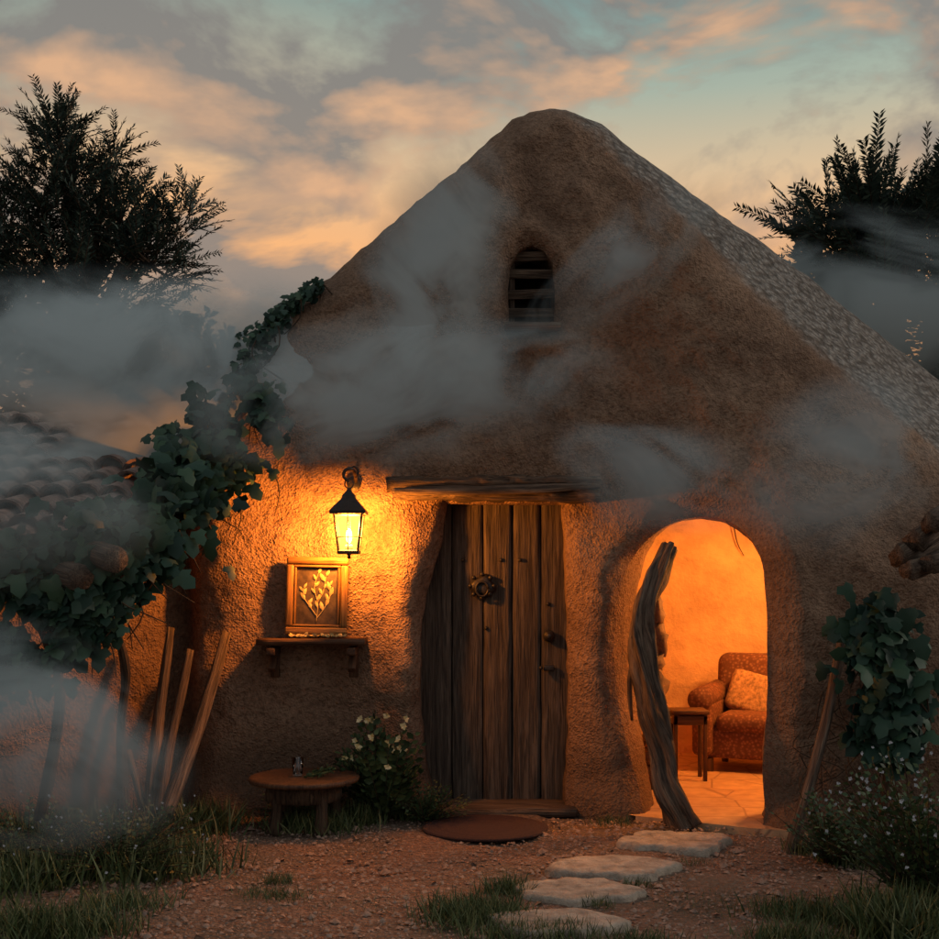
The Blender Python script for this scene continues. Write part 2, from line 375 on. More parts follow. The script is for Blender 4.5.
# interior room
mb=MB()
X0,X1,Y0,Y1,Z1=.72,3.0,.22,2.5,2.2
def wallgrid(o,u,v,nu,nv):
    o,u,v=map(lambda q:np.array(q,float),(o,u,v));V=[];Fc=[]
    nrm=np.cross(u,v);nrm/=np.linalg.norm(nrm)
    for i in range(nu+1):
        for j in range(nv+1):
            p=o+u*i/nu+v*j/nv; V.append(p+nrm*(.05*noise.noise(Vector(p*1.7))+.02*noise.noise(Vector(p*5))))
    for i in range(nu):
        for j in range(nv): Fc.append((i*(nv+1)+j,(i+1)*(nv+1)+j,(i+1)*(nv+1)+j+1,i*(nv+1)+j+1))
    mb.add(V,Fc)
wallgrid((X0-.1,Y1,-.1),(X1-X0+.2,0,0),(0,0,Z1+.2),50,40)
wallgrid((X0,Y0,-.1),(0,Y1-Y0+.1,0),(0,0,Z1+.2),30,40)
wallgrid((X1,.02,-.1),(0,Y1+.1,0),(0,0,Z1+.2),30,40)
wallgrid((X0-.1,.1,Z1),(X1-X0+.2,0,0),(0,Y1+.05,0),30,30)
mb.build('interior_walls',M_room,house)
mb=MB(); xs_=np.linspace(1.06,2.02,14); fr_=[(x,float(F0(x,0.02))-.05+.02*noise.noise(Vector((x*6,0,0))),.014) for x in xs_]
Vf=fr_+[(2.2,0.05,.014),(3.1,0.05,.014),(3.1,2.6,.014),(.6,2.6,.014),(.6,.15,.014)]
mb.add(Vf+[(x,y,-.05) for x,y,z in fr_],[tuple(range(len(Vf)))]+[(i,i+1,len(Vf)+i+1,len(Vf)+i) for i in range(13)])
mb.build('interior_floor',M_floor,house,False)
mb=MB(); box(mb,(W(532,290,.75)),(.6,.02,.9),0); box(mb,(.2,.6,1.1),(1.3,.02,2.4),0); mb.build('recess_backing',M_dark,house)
mb=MB(); tube(mb,[W(733,520,2.45),W(737,542,2.46),W(744,556,2.46)],[.006,.005,.003],6,5,.3); mb.build('interior_root',M_bark,house)
# ------------ window slats
mb=MB()
for py in (256,274,294,313):
    c=W(533,py,.24); box(mb,c,(.42,.03,.062),.006,euler(.35,random.uniform(-.05,.05),0))
for px in (512,556):
    c=W(px,290,.27); box(mb,c,(.035,.03,.66),.006)
c=W(532,330,.16); box(mb,c,(.37,.34,.035),.01,rough=.004)
mb.build('window_louvres',M_log,house)
# ------------ door
mb=MB()
xs=[W(p,0,.2)[0] for p in (414,452,483,512,541,574)]
for i in range(5):
    w=xs[i+1]-xs[i]-.008
    nx,nzz=10,60; V=[];g=[];Fc=[]; off=random.random()*20; yo=.2+random.uniform(-.008,.008)
    for k in range(nx+1):
        for j in range(nzz+1):
            u=k/nx*2-1; x=xs[i]+.004+w*k/nx; z=.02+2.05*j/nzz; e=.02*max(0,abs(u)-.75)/.25
            V.append((x+.004*noise.noise(Vector((off,z*3,u))),yo+e*e*40+.006*noise.noise(Vector((x*22+off,z*2.2,3)))+.004*noise.noise(Vector((x*60,z*4,off))),z)); g.append((x+off,yo,z))
    for k in range(nx):
        for j in range(nzz): Fc.append((k*(nzz+1)+j,(k+1)*(nzz+1)+j,(k+1)*(nzz+1)+j+1,k*(nzz+1)+j+1))
    mb.add(V,Fc,g); box(mb,(xs[i]+w/2+.004,yo+.045,1.045),(w,.04,2.05),.004)
mb.build('plank_door',M_door,house)
mb=MB()
c=W(482,586,.17)
lathe(mb,c,[(.0,.0),(.075,.0),(.08,.008),(.05,.02),(.0,.026)],20,rough=.5,R=euler(math.pi/2,0,0))
ring=[c+np.array([.042*math.cos(t),-.035,-.02+.05*math.sin(t)]) for t in np.linspace(0,2*math.pi,17)]
tube(mb,ring,[.008]*17,6,1)
for k in range(8):
    t=k*math.pi/4; p=c+np.array([.08*math.cos(t),-.008,.08*math.sin(t)]); blob(mb,p,.016,k,.1,5,8)
lathe(mb,W(549,636,.18),[(0,0),(.04,0),(.042,.012),(.028,.03),(.0,.034)],14,R=euler(math.pi/2,0,0))
blob(mb,W(549,636,.13),(.026,.02,.026),1,.05)
box(mb,W(549,668,.175),(.075,.02,.04),.006); blob(mb,W(541,668,.155),.014,2,.05,5,8)
for px,py in ((520,560),(463,560),(486,628),(548,604),(501,560)): blob(mb,W(px,py,.188),.014,3,.1,5,8)
mb.build('door_ironwork',M_iron,house)
# lintel: weathered split beam of two stacked slabs
mb=MB()
box(mb,W(494,484,-.10),(1.40,.26,.075),.01,euler(0,-.012,.01),rough=.022,cuts=4)
box(mb,W(497,495,-.07),(1.36,.28,.07),.01,euler(0,.012,-.01),rough=.022,cuts=4)
tube(mb,[W(392,490,-.21),W(450,491,-.225),W(540,489,-.225),W(600,485,-.21)],[.02,.03,.028,.018],12,8,.4,0,3,1.3,rs=4)
mb.build('log_lintel',M_log,house)
mb=MB(); box(mb,(.17,.02,.0),(1.05,.4,.05),.02,rough=.012); mb.build('door_sill',M_log,house)

# ------------ tiled roof on the left
mb=MB(); E=np.array([-1.32,1.66]);T=np.array([1.25,2.74]); L=np.linalg.norm(T-E); ud=(T-E)/L; nd=np.array([-ud[1],ud[0]])
rows=10; tl=L/rows
for col_i,x in enumerate(np.arange(-5.4,-2.02,.19)):
    for r_i in range(rows):
        s0=r_i*tl-.06; jit=random.uniform(-.03,.03); jx=random.uniform(-.018,.018); s1=s0+tl*1.22; V=[];Fc=[];ns=8; hz=random.uniform(0,.018)
        for q,(s,rad,h) in enumerate(((s0+jit,.105,.045+hz),(s1+jit,.085,.0))):
            for rr_ in (rad,rad-.018):
                for k in range(ns+1):
                    a=math.pi*k/ns; p=E+ud*s+nd*(math.sin(a)*rr_+h)
                    V.append((x+jx+math.cos(a)*rr_,p[0],p[1]))
        m=ns+1
        for k in range(ns):
            Fc.append((k,k+1,2*m+k+1,2*m+k)); Fc.append((m+k,m+k+1,3*m+k+1,3*m+k)); Fc.append((k,k+1,m+k+1,m+k))
        mb.add(V,Fc)
Vb=[(-5.4,*(E-nd*.02)),(-1.95,*(E-nd*.02)),(-1.95,*(T-nd*.02)),(-5.4,*(T-nd*.02)),(-5.4,*(E-nd*.1)),(-1.95,*(E-nd*.1)),(-1.95,*(T-nd*.1)),(-5.4,*(T-nd*.1))]
mb.add(Vb,[(0,1,2,3),(7,6,5,4),(0,1,5,4),(1,2,6,5)])
mb.build('tiled_roof',M_tile,house,True)
mb=MB()
for i,(px,py) in enumerate(((96,556),(60,574))):
    a=W(px+20,py+4,-1.72); tube(mb,[a,W(px-30,py-12,-1.1)],[.07,.075],12,3,.2)
for i,(a,b_,r_) in enumerate((((899,558),(965,520),.062),((915,541),(980,500),.06),((908,571),(965,550),.05),((930,564),(985,546),.055),((930,524),(990,490),.055))):
    tube(mb,[W(*a,-1.45-.03*i),W(*b_,-.85)],[r_,r_*1.05],14,5,.2,0,5)
mb.build('eave_poles',M_log,house)

# ------------------------------------------------------------ lantern
M_wax=simple('wax',(.6,.5,.3))
def lantern(name,c,sc=1.0,bracket=True):
    e=empty(name); c=np.asarray(c,float); mb=MB()
    hb,ht,h=.062*sc,.088*sc,.24*sc; z0=c[2]-h/2
    def cor(w,z): return [c*[1,1,0]+np.array([sx*w,sy*w,z]) for sx,sy in ((-1,-1),(1,-1),(1,1),(-1,1))]
    B=cor(hb,z0);Tp=cor(ht,z0+h)
    for i in range(4):
        tube(mb,[B[i],Tp[i]],[.0075*sc]*2,6,1)
        for Q in (B,Tp): tube(mb,[Q[i],Q[(i+1)%4]],[.009*sc]*2,6,1)
        m=(B[i]+B[(i+1)%4])/2;n=(Tp[i]+Tp[(i+1)%4])/2
        tube(mb,[m,n],[.0035*sc]*2,5,1)
        tube(mb,[B[i]*.62+Tp[i]*.38,B[(i+1)%4]*.62+Tp[(i+1)%4]*.38],[.0035*sc]*2,5,1)
    box(mb,(c[0],c[1],z0-.008),(hb*2.3,hb*2.3,.018),.005)
    prof=[(1.3,0),(1.33,.02),(.85,.07),(.5,.105),(.46,.125),(.22,.15),(.1,.17)]
    V=[];Fc=[]
    for w,z in prof: V+=cor(ht*w,z0+h+z*sc)
    for i in range(len(prof)-1):
        for k in range(4): Fc.append((i*4+k,i*4+(k+1)%4,(i+1)*4+(k+1)%4,(i+1)*4+k))
    Fc.append((0,1,2,3)); mb.add(V,Fc)
    zt=z0+h+.17*sc
    lathe(mb,(c[0],c[1],z0-.05*sc),[(.004,0),(.014,.01),(.008,.02),(.02,.035),(.02,.045)],12)
    tube(mb,[(c[0]+.028*sc*math.cos(t),c[1],zt+.03*sc+.03*sc*math.sin(t)) for t in np.linspace(0,2*math.pi,17)],[.005*sc]*17,6,1)
    if bracket:
        zz=zt+.06*sc; yw=.12
        tube(mb,[(c[0],c[1],zz-.02),(c[0]-.035,c[1],zz+.02),(c[0]-.02,c[1],zz+.06),(c[0]+.02,c[1]+.03,zz+.065),(c[0]+.03,c[1]+.12,zz+.03),(c[0],yw,zz)],[.009,.010,.011,.011,.012,.013],8,6)
        tube(mb,[(c[0]+.03,c[1]+.1,zz+.02),(c[0]+.05,c[1]+.1,zz+.06),(c[0]+.02,c[1]+.1,zz+.09),(c[0],c[1]+.1,zz+.06)],[.008,.008,.007,.006],8,6)
        lathe(mb,(c[0],c[1]+.33,zz),[(.0,0),(.05,0),(.05,.01),(.03,.02),(0,.025)],14,R=euler(math.pi/2,0,0))
    else: tube(mb,[(c[0],c[1],zt+.05*sc),(c[0],c[1],Z1+.05)],[.005,.005],6,1)
    mb.build('lantern_frame' ,M_iron,e,False)
    mb=MB()
    for i in range(4): mb.add([B[i]*.98+c*.02,B[(i+1)%4]*.98+c*.02,Tp[(i+1)%4]*.98+c*.02,Tp[i]*.98+c*.02],[(0,1,2,3)])
    mb.build('lantern_glass',M_pane,e,False)
    mb=MB(); blob(mb,c+[0,0,-.02*sc],(.02*sc,.02*sc,.048*sc),1,.05); mb.build('lantern_flame',M_flame,e)
    mb=MB(); lathe(mb,(c[0],c[1],z0),[(.026*sc,0),(.026*sc,.04*sc),(.02*sc,.045*sc)],14); mb.build('lantern_candle',M_wax,e)
    return e
lc=W(349,533,-.34)
lant=lantern('wall_lantern',lc,.98)
def point(name,loc,p,col,rad,parent=None):
    l=bpy.data.lights.new(name,'POINT'); l.energy=p;l.color=col;l.shadow_soft_size=rad
    o=bpy.data.objects.new(name,l);o.location=loc;scene.collection.objects.link(o)
    if parent:o.parent=parent
    return o
point('lantern_light',lc+[0,0,.03],245,(1,.31,.035),.055,lant)
l2=lantern('hanging_lantern',(2.62,.8,1.85),.9,False)
point('hanging_lantern_light',(2.62,.8,1.85),330,(1,.39,.08),.12,l2)

# ------------------------------------------------------------ picture, shelf
fr=empty('framed_botanical_picture'); Rf=euler(-.07,0.02,0)
fc=W(317,596,-.13); mb=MB(); fw,fh=.405,.51
for dx,dz,sx,sz in ((0,fh/2-.025,fw,.05),(0,-fh/2+.025,fw,.05),(-fw/2+.025,0,.05,fh-.104),(fw/2-.025,0,.05,fh-.104)):
    box(mb,fc+Rf@np.array([dx,0,dz]),(sx,.045,sz),.012,Rf)
for dx,dz,sx,sz in ((0,fh/2-.06,fw-.1,.014),(0,-fh/2+.06,fw-.1,.014),(-fw/2+.06,0,.014,fh-.14),(fw/2-.06,0,.014,fh-.14)):
    box(mb,fc+Rf@np.array([dx,-.004,dz]),(sx,.03,sz),.004,Rf)
mb.build('frame',M_gold,fr)
mb=MB(); box(mb,fc+Rf@np.array([0,.008,0]),(fw-.08,.01,fh-.08),.002,Rf); mb.build('canvas',M_canvas,fr)
mb=MB()
def onc(u,v): return fc+Rf@np.array([u,-.001,v])
P_=[];Fd=[];S=[]
stems=[[( .0,-.17),(.005,-.05),(-.02,.06),(.01,.16)],[(0,-.15),(.05,-.08),(.085,.0),(.08,.08)],[(0,-.13),(-.045,-.07),(-.09,.0),(-.085,.06)],[(0,-.05),(.04,.03),(.055,.13)]]
for s in stems:
    q=[onc(*p) for p in s]; tube(mb,q,[.003]*len(q),5,5)
    cc,_=catmull(q,[1]*len(q),5)
    for i in range(4,len(cc),2):
        sd=1 if (i//2)%2 else -1
        P_.append(cc[i]-[0,.003,0]);Fd.append(Rf@np.array([sd*.6+random.uniform(-.3,.3),0,.9+.4*random.random()]));S.append(random.uniform(.035,.07))
leaves(mb,L_OVAL*[.7,1,1],F_OVAL,P_,Fd,np.tile(Rf@np.array([0,-1,0.]),(len(P_),1)),S)
mb.build('painted_plant',M_paint,fr)
sh=empty('wall_shelf'); mb=MB()
box(mb,W(313,641,-.13),(.70,.30,.04),.008,rough=.004)
for px in (274,353):
    c=W(px,655,-.13)
    box(mb,c+[0,-.03,0.03],(.06,.24,.05),.008); box(mb,c+[0,.06,-.05],(.06,.05,.2),.008); box(mb,c+[0,-.02,-.03],(.05,.19,.045),.006,euler(.75,0,0))
mb.build('shelf_board',M_brown,sh)
mb=MB(); P_=[];Fd=[];S=[]
for i in range(60):
    P_.append(W(random.uniform(292,344),636,-.2)+[0,random.uniform(-.03,.03),.0]); Fd.append((random.uniform(-1,1),random.uniform(-.6,.2),random.uniform(.05,.35))); S.append(random.uniform(.02,.04))
leaves(mb,L_OVAL,F_OVAL,P_,Fd,rn(60,3)+[0,-1,1],S); mb.build('dried_herbs',M_paint,sh)

# ------------------------------------------------------------ low table
tb=empty('low_round_table'); tc=W(304,776,-.62); mb=MB()
lathe(mb,tc-[0,0,.035],[(.30,0),(.335,.006),(.34,.02),(.335,.034),(.32,.038)],40,rough=.03)
for a in (.6,2.2,3.9,5.3):
    t=tc+[.2*math.cos(a),.18*math.sin(a),-.03]; f=tc+[.22*math.cos(a),.2*math.sin(a),-tc[2]-.02]
    tube(mb,[t,(t+f)/2+[.01,0,0],f],[.045,.035,.045],8,4,.25,mi=1)
lathe(mb,tc+[0,0,-.14],[(.23,0),(.235,.05),(.225,.10)],24,1,.05)
mb.build('table_top_and_legs',[M_brown,M_bark],tb)
gl=empty('drinking_glass'); mb=MB(); g0=tc+[-.035,-.02,.006]
lathe(mb,g0,[(.026,0),(.03,.004),(.036,.11),(.033,.11),(.027,.012)],20); mb.build('glass_body',M_glass,gl)
hb=empty('herb_sprigs'); mb=MB();P_=[];Fd=[];S=[]
for i in range(8):
    a=random.uniform(-.6,.6); p0=tc+[.02,-.05+random.uniform(-.06,.06),.012]; d=np.array([math.cos(a)*.9,math.sin(a)*.5,.15+random.random()*.15]); tube(mb,[p0,p0+d*.18],[.003,.002],5,1)
    for k in range(12): P_.append(p0+d*.18*(k+1)/12);Fd.append(d+rn(3)*.7);S.append(.03)
leaves(mb,L_OVAL,F_OVAL,P_,Fd,rn(len(P_),3)+[0,0,1.5],S); mb.build('sprigs',M_shrub,hb)
mb=MB(); dm=G(485,829); lathe(mb,(dm[0],dm[1],.002),[(.38,0),(.385,.010),(.365,.016),(.34,.011),(.32,.015),(.28,.011),(.25,.015),(.2,.011),(.15,.015),(.1,.011),(.02,.014)],48,rough=.03)
mb.build('door_mat',M_mat)

# ------------------------------------------------------------ leaning poles
def pole(name,a,b,r,mat=M_log,mids=None,seg=10):
    mb=MB(); P_=[a]+(mids or [])+[b]
    R_=np.linspace(r,r*.75,len(P_)); tube(mb,P_,R_,seg,7,.3,2,3,rs=3); return mb.build(name,mat)
pole('leaning_branch',W(149,812,-.72),W(171,628,-.3),.035,mids=[W(158,720,-.5)])
pole('leaning_branch',W(160,812,-.82),W(190,650,-.3),.032,mids=[W(172,735,-.5)])
pole('leaning_branch',W(166,815,-.85),W(226,633,-.15),.045,mids=[W(196,735,-.5)])
pole('leaning_branch',W(143,808,-.7),W(128,750,-.65),.025)
pole('leaning_branch',W(784,868,-1.28),W(846,622,-.85),.036,mids=[W(822,740,-1.1)])
mb=MB(); tube(mb,[W(670,546,-.2),W(656,575,-.3),W(643,610,-.4),(W(641,640,-.42)),W(648,685,-.46),W(652,715,-.48),W(663,755,-.5),W(668,785,-.54),W(685,829,-.56)],[.045,.06,.055,.07,.065,.078,.068,.078,.09],30,9,.5,5.5,4,rs=4,rd=.22)
tube(mb,[W(640,630,-.42),W(630,680,-.3),W(632,720,-.2)],[.03,.02,.01],8,4,.2)
mb.build('twisted_tree_trunk',M_log)
# rough stone stack just inside the doorway
mb=MB(); z=0;i=0
while z<1.36:
    h=random.uniform(.12,.24); w=.10*random.uniform(.8,1.2); pc=W(660,700,.7)
    blob(mb,(pc[0]+random.uniform(-.03,.03)-.03,.7,z+h/2),(w,w*.9,h*.62),i,.6,9,14); z+=h*.88;i+=1
mb.build('stacked_stone_pillar',M_pillar)
mb=MB(); c=W(688,711,1.1); box(mb,c,(.28,.26,.03),.006)
for sx in(-1,1):
    for sy in (-1,1): box(mb,(c[0]+sx*.11,c[1]+sy*.1,c[2]/2),(.03,.03,c[2]-.02),.004)
box(mb,c-[0,0,.06],(.25,.23,.07),.004); mb.build('side_table',M_brown)
ac_=empty('armchair'); mb=MB(); RA=rotz(-.42); oc=np.array([2.29,1.62,0])
def ab(c,s,bev,mi=0,R=None): box(mb,oc+RA@np.array(c,float),s,bev,RA if R is None else RA@R,mi,5)
ab((0,.02,.24),(.72,.66,.24),.04); ab((0,-.04,.40),(.5,.6,.15),.06)
ab((0,.33,.60),(.74,.2,.64),.09,R=euler(-.12,0,0))
for s in (-1,1):
    ab((s*.35,-.02,.36),(.16,.72,.44),.05)
    V0=oc+RA@np.array([s*.36,-.39,.58]);V1=oc+RA@np.array([s*.36,.34,.6]); tube(mb,[V0,V1],[.095,.095],18,2)
ab((-.04,.12,.6),(.4,.13,.34),.06,1,R=euler(-.3,.25,.05))
for sx in(-1,1):
    for sy in(-1,1): ab((sx*.3,sy*.28,.06),(.05,.05,.12),.01,2)
mb.build('armchair_upholstery',[M_fab,M_cush,M_brown],ac_)

# ------------------------------------------------------------ ground, stones, gravel
def axis(a,b,st,far,n=26):
    m=np.arange(a,b,st); e=np.geomspace(st*1.4,far,n); return np.concatenate([a-e[::-1],m,m[-1]+e])
ax_=axis(-4,4,.06,600);ay_=axis(-7,1.2,.06,600)
X,Y=np.meshgrid(ax_,ay_,indexing='ij'); Zg=np.zeros_like(X)
for i in range(X.shape[0]):
    for j in range(X.shape[1]):
        if abs(X[i,j])<6 and -8.5<Y[i,j]<3: Zg[i,j]=.02*noise.noise(Vector((X[i,j]*2,Y[i,j]*2,0)))+.01*noise.noise(Vector((X[i,j]*8,Y[i,j]*8,0)))-.012
Zg[(Y>-.9)&(X>.5)]-=.02
nx,ny=X.shape; idx=np.arange(nx*ny).reshape(nx,ny)
Fg=np.stack([idx[:-1,:-1],idx[1:,:-1],idx[1:,1:],idx[:-1,1:]],-1).reshape(-1,4)
mb=MB(); mb.add(np.stack([X,Y,Zg],-1).reshape(-1,3),Fg.tolist()); mb.build('ground',M_ground)
def stone(px,py,w,dp,seed):
    mb=MB(); c=G(px,py); n=48; V=[];Fc=[]
    prof=[(1.02,-.03),(1.02,.010),(.99,.022),(.95,.027),(.8,.028),(.6,.029),(.4,.03),(.2,.029),(.02,.029)]
    for r_,z in prof:
        for k in range(n):
            a=2*math.pi*k/n; ca=math.cos(a);sa=math.sin(a)
            q=1+.28*noise.noise(Vector((ca*1.4+seed*5,sa*1.4,0)))+.14*noise.noise(Vector((ca*4+seed,sa*4,0)))+.05*noise.noise(Vector((ca*11+seed,sa*11,0)))
            V.append((c[0]+w/2*r_*q*ca,c[1]+dp/2*r_*q*sa,z+.007*noise.noise(Vector((r_*ca*3,r_*sa*3,seed)))+.006*noise.noise(Vector((r_*ca*9,r_*sa*9,seed)))))
    for i in range(len(prof)-1):
        for k in range(n): Fc.append((i*n+k,i*n+(k+1)%n,(i+1)*n+(k+1)%n,(i+1)*n+k))
    Fc.append(tuple((len(prof)-1)*n+k for k in range(n))); mb.add(V,Fc); return mb.build('stepping_stone',M_stone)
stone(676,843,.60,.50,1);stone(612,869,.62,.46,2);stone(578,893,.58,.40,3);stone(553,925,.58,.36,4)
mb=MB(); ob_=np.array([(1,0,0),(0,1,0),(-1,0,0),(0,-1,0),(0,0,.7)]);of=[(0,1,4),(1,2,4),(2,3,4),(3,0,4)]
n=14000; P_=np.stack([np.random.uniform(-2.4,2.6,n),np.random.uniform(-3.4,-.35,n),np.full(n,-.006)],1)
leaves(mb,ob_,of,P_,rn(n,3)*[1,1,.3],rn(n,3)*.3+[0,0,2],np.random.gamma(1.6,.0034,n)+.002); mb.build('gravel',M_peb)

# ------------------------------------------------------------ grass & plants
mb=MB()
L_BL=np.array([(-.03,0,0),(.03,0,0),(.024,.45,.08),(-.024,.45,.08),(0,1,.34)]);F_BL=[(0,1,2,3),(3,2,4)]
def patch(px,py,wx,wy,n,h):
    c=G(px,py); d=CD+c[1]; rx=wx*d/FPX/2; ry=abs(G(px,py+wy/2)[1]-G(px,py-wy/2)[1])/2
    a=rnd(n)*2*math.pi;r_=np.sqrt(rnd(n)); k=np.random.randint(0,max(3,n//30),n); cl=rn(max(3,n//30),2)*.45
    X_=c[0]+rx*(.55*r_*np.cos(a)+.6*cl[k,0]); Y_=c[1]+ry*(.55*r_*np.sin(a)+.6*cl[k,1])
    Pp=np.stack([X_,Y_,np.full(n,-.015)],1); fd=np.stack([rn(n)*.35,rn(n)*.35,np.ones(n)],1)
    leaves(mb,L_BL,F_BL,Pp,fd,np.stack([rn(n),rn(n),rn(n)*.2],1),h*np.random.uniform(.4,1.15,n))
for p in [(60,845,190,50,2400,.22),(160,868,150,36,1500,.18),(30,880,160,50,1400,.2),(40,930,220,30,1500,.14),(190,830,120,22,900,.2),(320,826,120,16,1100,.13),(360,820,60,12,500,.16),
          (505,892,70,16,450,.10),(475,915,130,34,1700,.10),(540,936,180,22,900,.09),(640,942,120,14,400,.08),(270,895,90,14,350,.07),(280,880,60,10,200,.06),(820,915,160,30,1200,.10),(800,940,140,20,700,.10),
          (860,860,90,20,900,.16),(900,930,120,40,1500,.2),(600,905,40,8,120,.07),(640,885,40,6,100,.06),(415,815,60,12,500,.14),(700,862,50,8,90,.05),(130,905,120,20,500,.1),(610,822,60,6,160,.07),(800,850,50,10,250,.1),(350,900,200,40,300,.04),(700,900,200,40,300,.04)]:
    patch(*p)
mb.build('grass',M_grass)

def spray(mb,P0,D,L,nl,ls,shape,fs,droop=.3,mi=0,spread=.9,st=True,smi=1,rad=.004):
    D=D/np.linalg.norm(D); pts_=[P0+D*L*t+np.array([0,0,-droop*L*t*t]) for t in np.linspace(0,1,5)]
    if st: tube(mb,pts_,np.linspace(rad,rad*.4,5),3,1,mi=smi)
    pts_=np.array(pts_); t=np.linspace(.12,1,nl); q=t*4; i=np.minimum(q.astype(int),3); f=(q-i)[:,None]
    Pc=pts_[i]*(1-f)+pts_[i+1]*f; T_=norm(pts_[i+1]-pts_[i]); up=np.array([0,0,1.])+rn(3)*.3
    S_=norm(np.cross(T_,up)); sg=np.where(np.arange(nl)%2==0,1,-1)[:,None]
    Fd=T_*(1-.35*spread)+S_*sg*spread+rn(nl,3)*.18
    leaves(mb,shape,fs,Pc,Fd,np.cross(S_,T_)+rn(nl,3)*.25,ls*np.random.uniform(.7,1.15,nl)*(1-.4*t),mi)
def shrub(name,base,R_,H,n,nl,ls,mat,shape=L_LF,fs=F_LF,flowers=0,fm=None,fsz=.03,up=1.0):
    mb=MB(); tips=[]
    for i in range(n):
        a=random.uniform(0,2*math.pi); s=random.random()**.6
        D=np.array([math.cos(a)*R_*s,math.sin(a)*R_*s,H*up*random.uniform(.5,1.1)*(1-.35*s*s)]); L=np.linalg.norm(D)
        P0=np.array(base)+[math.cos(a)*R_*.2*random.random(),math.sin(a)*R_*.2*random.random(),0]
        spray(mb,P0,D,L,nl,ls,shape,fs,.12); tips.append(P0+D*random.uniform(.9,1.05)+[0,0,-.1*L])
    if flowers:
        tips=np.array(tips); k=np.argsort(-tips[:,2]+rn(len(tips))*.12)[np.arange(flowers)%len(tips)]; C_=tips[k]+rn(flowers,3)*.03-np.array([0,.02,0])
        for j in range(5):
            aa=j*2*math.pi/5; Fd=np.tile([math.cos(aa),-.4,math.sin(aa)],(len(C_),1)); leaves(mb,L_LF*[1.5,1,1],F_LF,C_,Fd,np.tile([0,-1,.4],(len(C_),1)),fsz*np.random.uniform(.5,1.1,len(C_)),2)
    return mb.build(name,[mat,M_bark,fm or M_flower])
b0=G(385,815); shrub('flowering_shrub',(b0[0],-.36,0),.26,.72,60,16,.095,M_shrub,L_OVAL,F_OVAL,flowers=22,fsz=.03,fm=M_flower)
b0=G(425,822); shrub('low_bush',(b0[0],-.42,0),.27,.26,60,14,.045,M_shrub)
b0=G(305,826); shrub('low_bush',(b0[0],-.35,0),.4,.2,50,14,.04,M_shrub)
b0=G(905,905); shrub('wildflower_bush',(b0[0]+.12,b0[1],0),.48,.80,130,20,.06,M_shrub,flowers=110,fm=M_wflower,fsz=.012)
b0=G(120,868); shrub('wildflower_bush',(b0[0],b0[1],0),.55,.34,120,16,.05,M_shrub,flowers=50,fm=M_wflower,fsz=.009)
b0=G(30,862); shrub('wildflower_bush',(b0[0],b0[1],0),.5,.36,110,16,.05,M_shrub,flowers=35,fm=M_wflower,fsz=.009)
b0=G(835,862); shrub('low_bush',(b0[0],b0[1],0),.32,.42,60,16,.05,M_shrub)

def ivy(name,path,n,ls,stems,thr=-.22):
    mb=MB(); path=np.array([[*W(px,py,y),w] for px,py,y,w in path]); q=np.random.rand(n)*(len(path)-1); i=np.minimum(q.astype(int),len(path)-2);f=(q-i)[:,None]
    c=path[i]*(1-f)+path[i+1]*f
    P_=c[:,:3]+np.stack([rn(n)*.5*c[:,3],-np.abs(rn(n))*.07-.02,rn(n)*.5*c[:,3]],1)
    keep=np.array([noise.noise(Vector(p*3.2)) for p in P_])>thr; P_=P_[keep]; n=len(P_)
    Fd=np.stack([rn(n)*.6,-.45+rn(n)*.3,-.8+rn(n)*.45],1); Nn=np.stack([rn(n)*.5,-.9+rn(n)*.3,.55+rn(n)*.4],1)
    leaves(mb,L_IVY,F_IVY,P_,Fd,Nn,ls*np.random.uniform(.5,1.2,n))
    for s in stems: tube(mb,[W(*p[:3]) for p in s],[p[3] for p in s],8,6,.25,mi=1)
    for k in range(int(n/30)):
        p=P_[random.randrange(n)]; tube(mb,[p,p+[random.uniform(-.1,.1),.03,-.15],p+[random.uniform(-.2,.2),.05,-.3]],[.006,.005,.003],5,3,mi=1)
    return mb.build(name,[M_ivy,M_bark])
ivy('ivy_vine',[(262,402,-.12,.14),(240,422,-.16,.22),(212,452,-.3,.25),(178,492,-.6,.25),(145,530,-1.0,.25),(105,562,-1.38,.27),(55,590,-1.5,.28),(10,612,-1.5,.28),(-50,640,-1.5,.3)],3400,.115,
    [[(118,560,-1.2,.02),(112,610,-1.0,.025),(126,670,-.85,.028),(121,730,-.8,.03),(124,812,-.82,.04)],[(30,600,-1.4,.03),(60,690,-1.25,.03),(40,820,-1.25,.04)],[(150,500,-.5,.02),(190,470,-.3,.03),(255,400,-.08,.02)]],-.18)
ivy('ivy_vine',[(112,585,-1.4,.08),(112,620,-1.35,.08),(60,630,-1.45,.2),(20,655,-1.45,.22)],320,.105,[])
ivy('ivy_vine',[(225,400,.0,.14),(250,360,.05,.13),(268,332,.12,.09),(290,308,.2,.06),(325,284,.25,.035)],420,.06,[],-.35)
ivy('climbing_ivy',[(872,605,-.95,.10),(868,640,-1.0,.2),(890,675,-1.03,.2),(885,720,-1.0,.16),(893,750,-.97,.08)],560,.12,
    [[(890,600,-.85,.012),(885,680,-.9,.02),(888,760,-.92,.025),(884,810,-.9,.03),(890,850,-.95,.04)]],-.5)
mb=MB()
for i in range(14):
    x=random.uniform(795,850); y=random.uniform(680,800); p=[W(x+random.uniform(-14,14)*k,y+16*k,-.86-.03*k) for k in range(4)]; tube(mb,p,[.005,.004,.004,.003],5,3)
mb.build('dry_vine',M_bark)

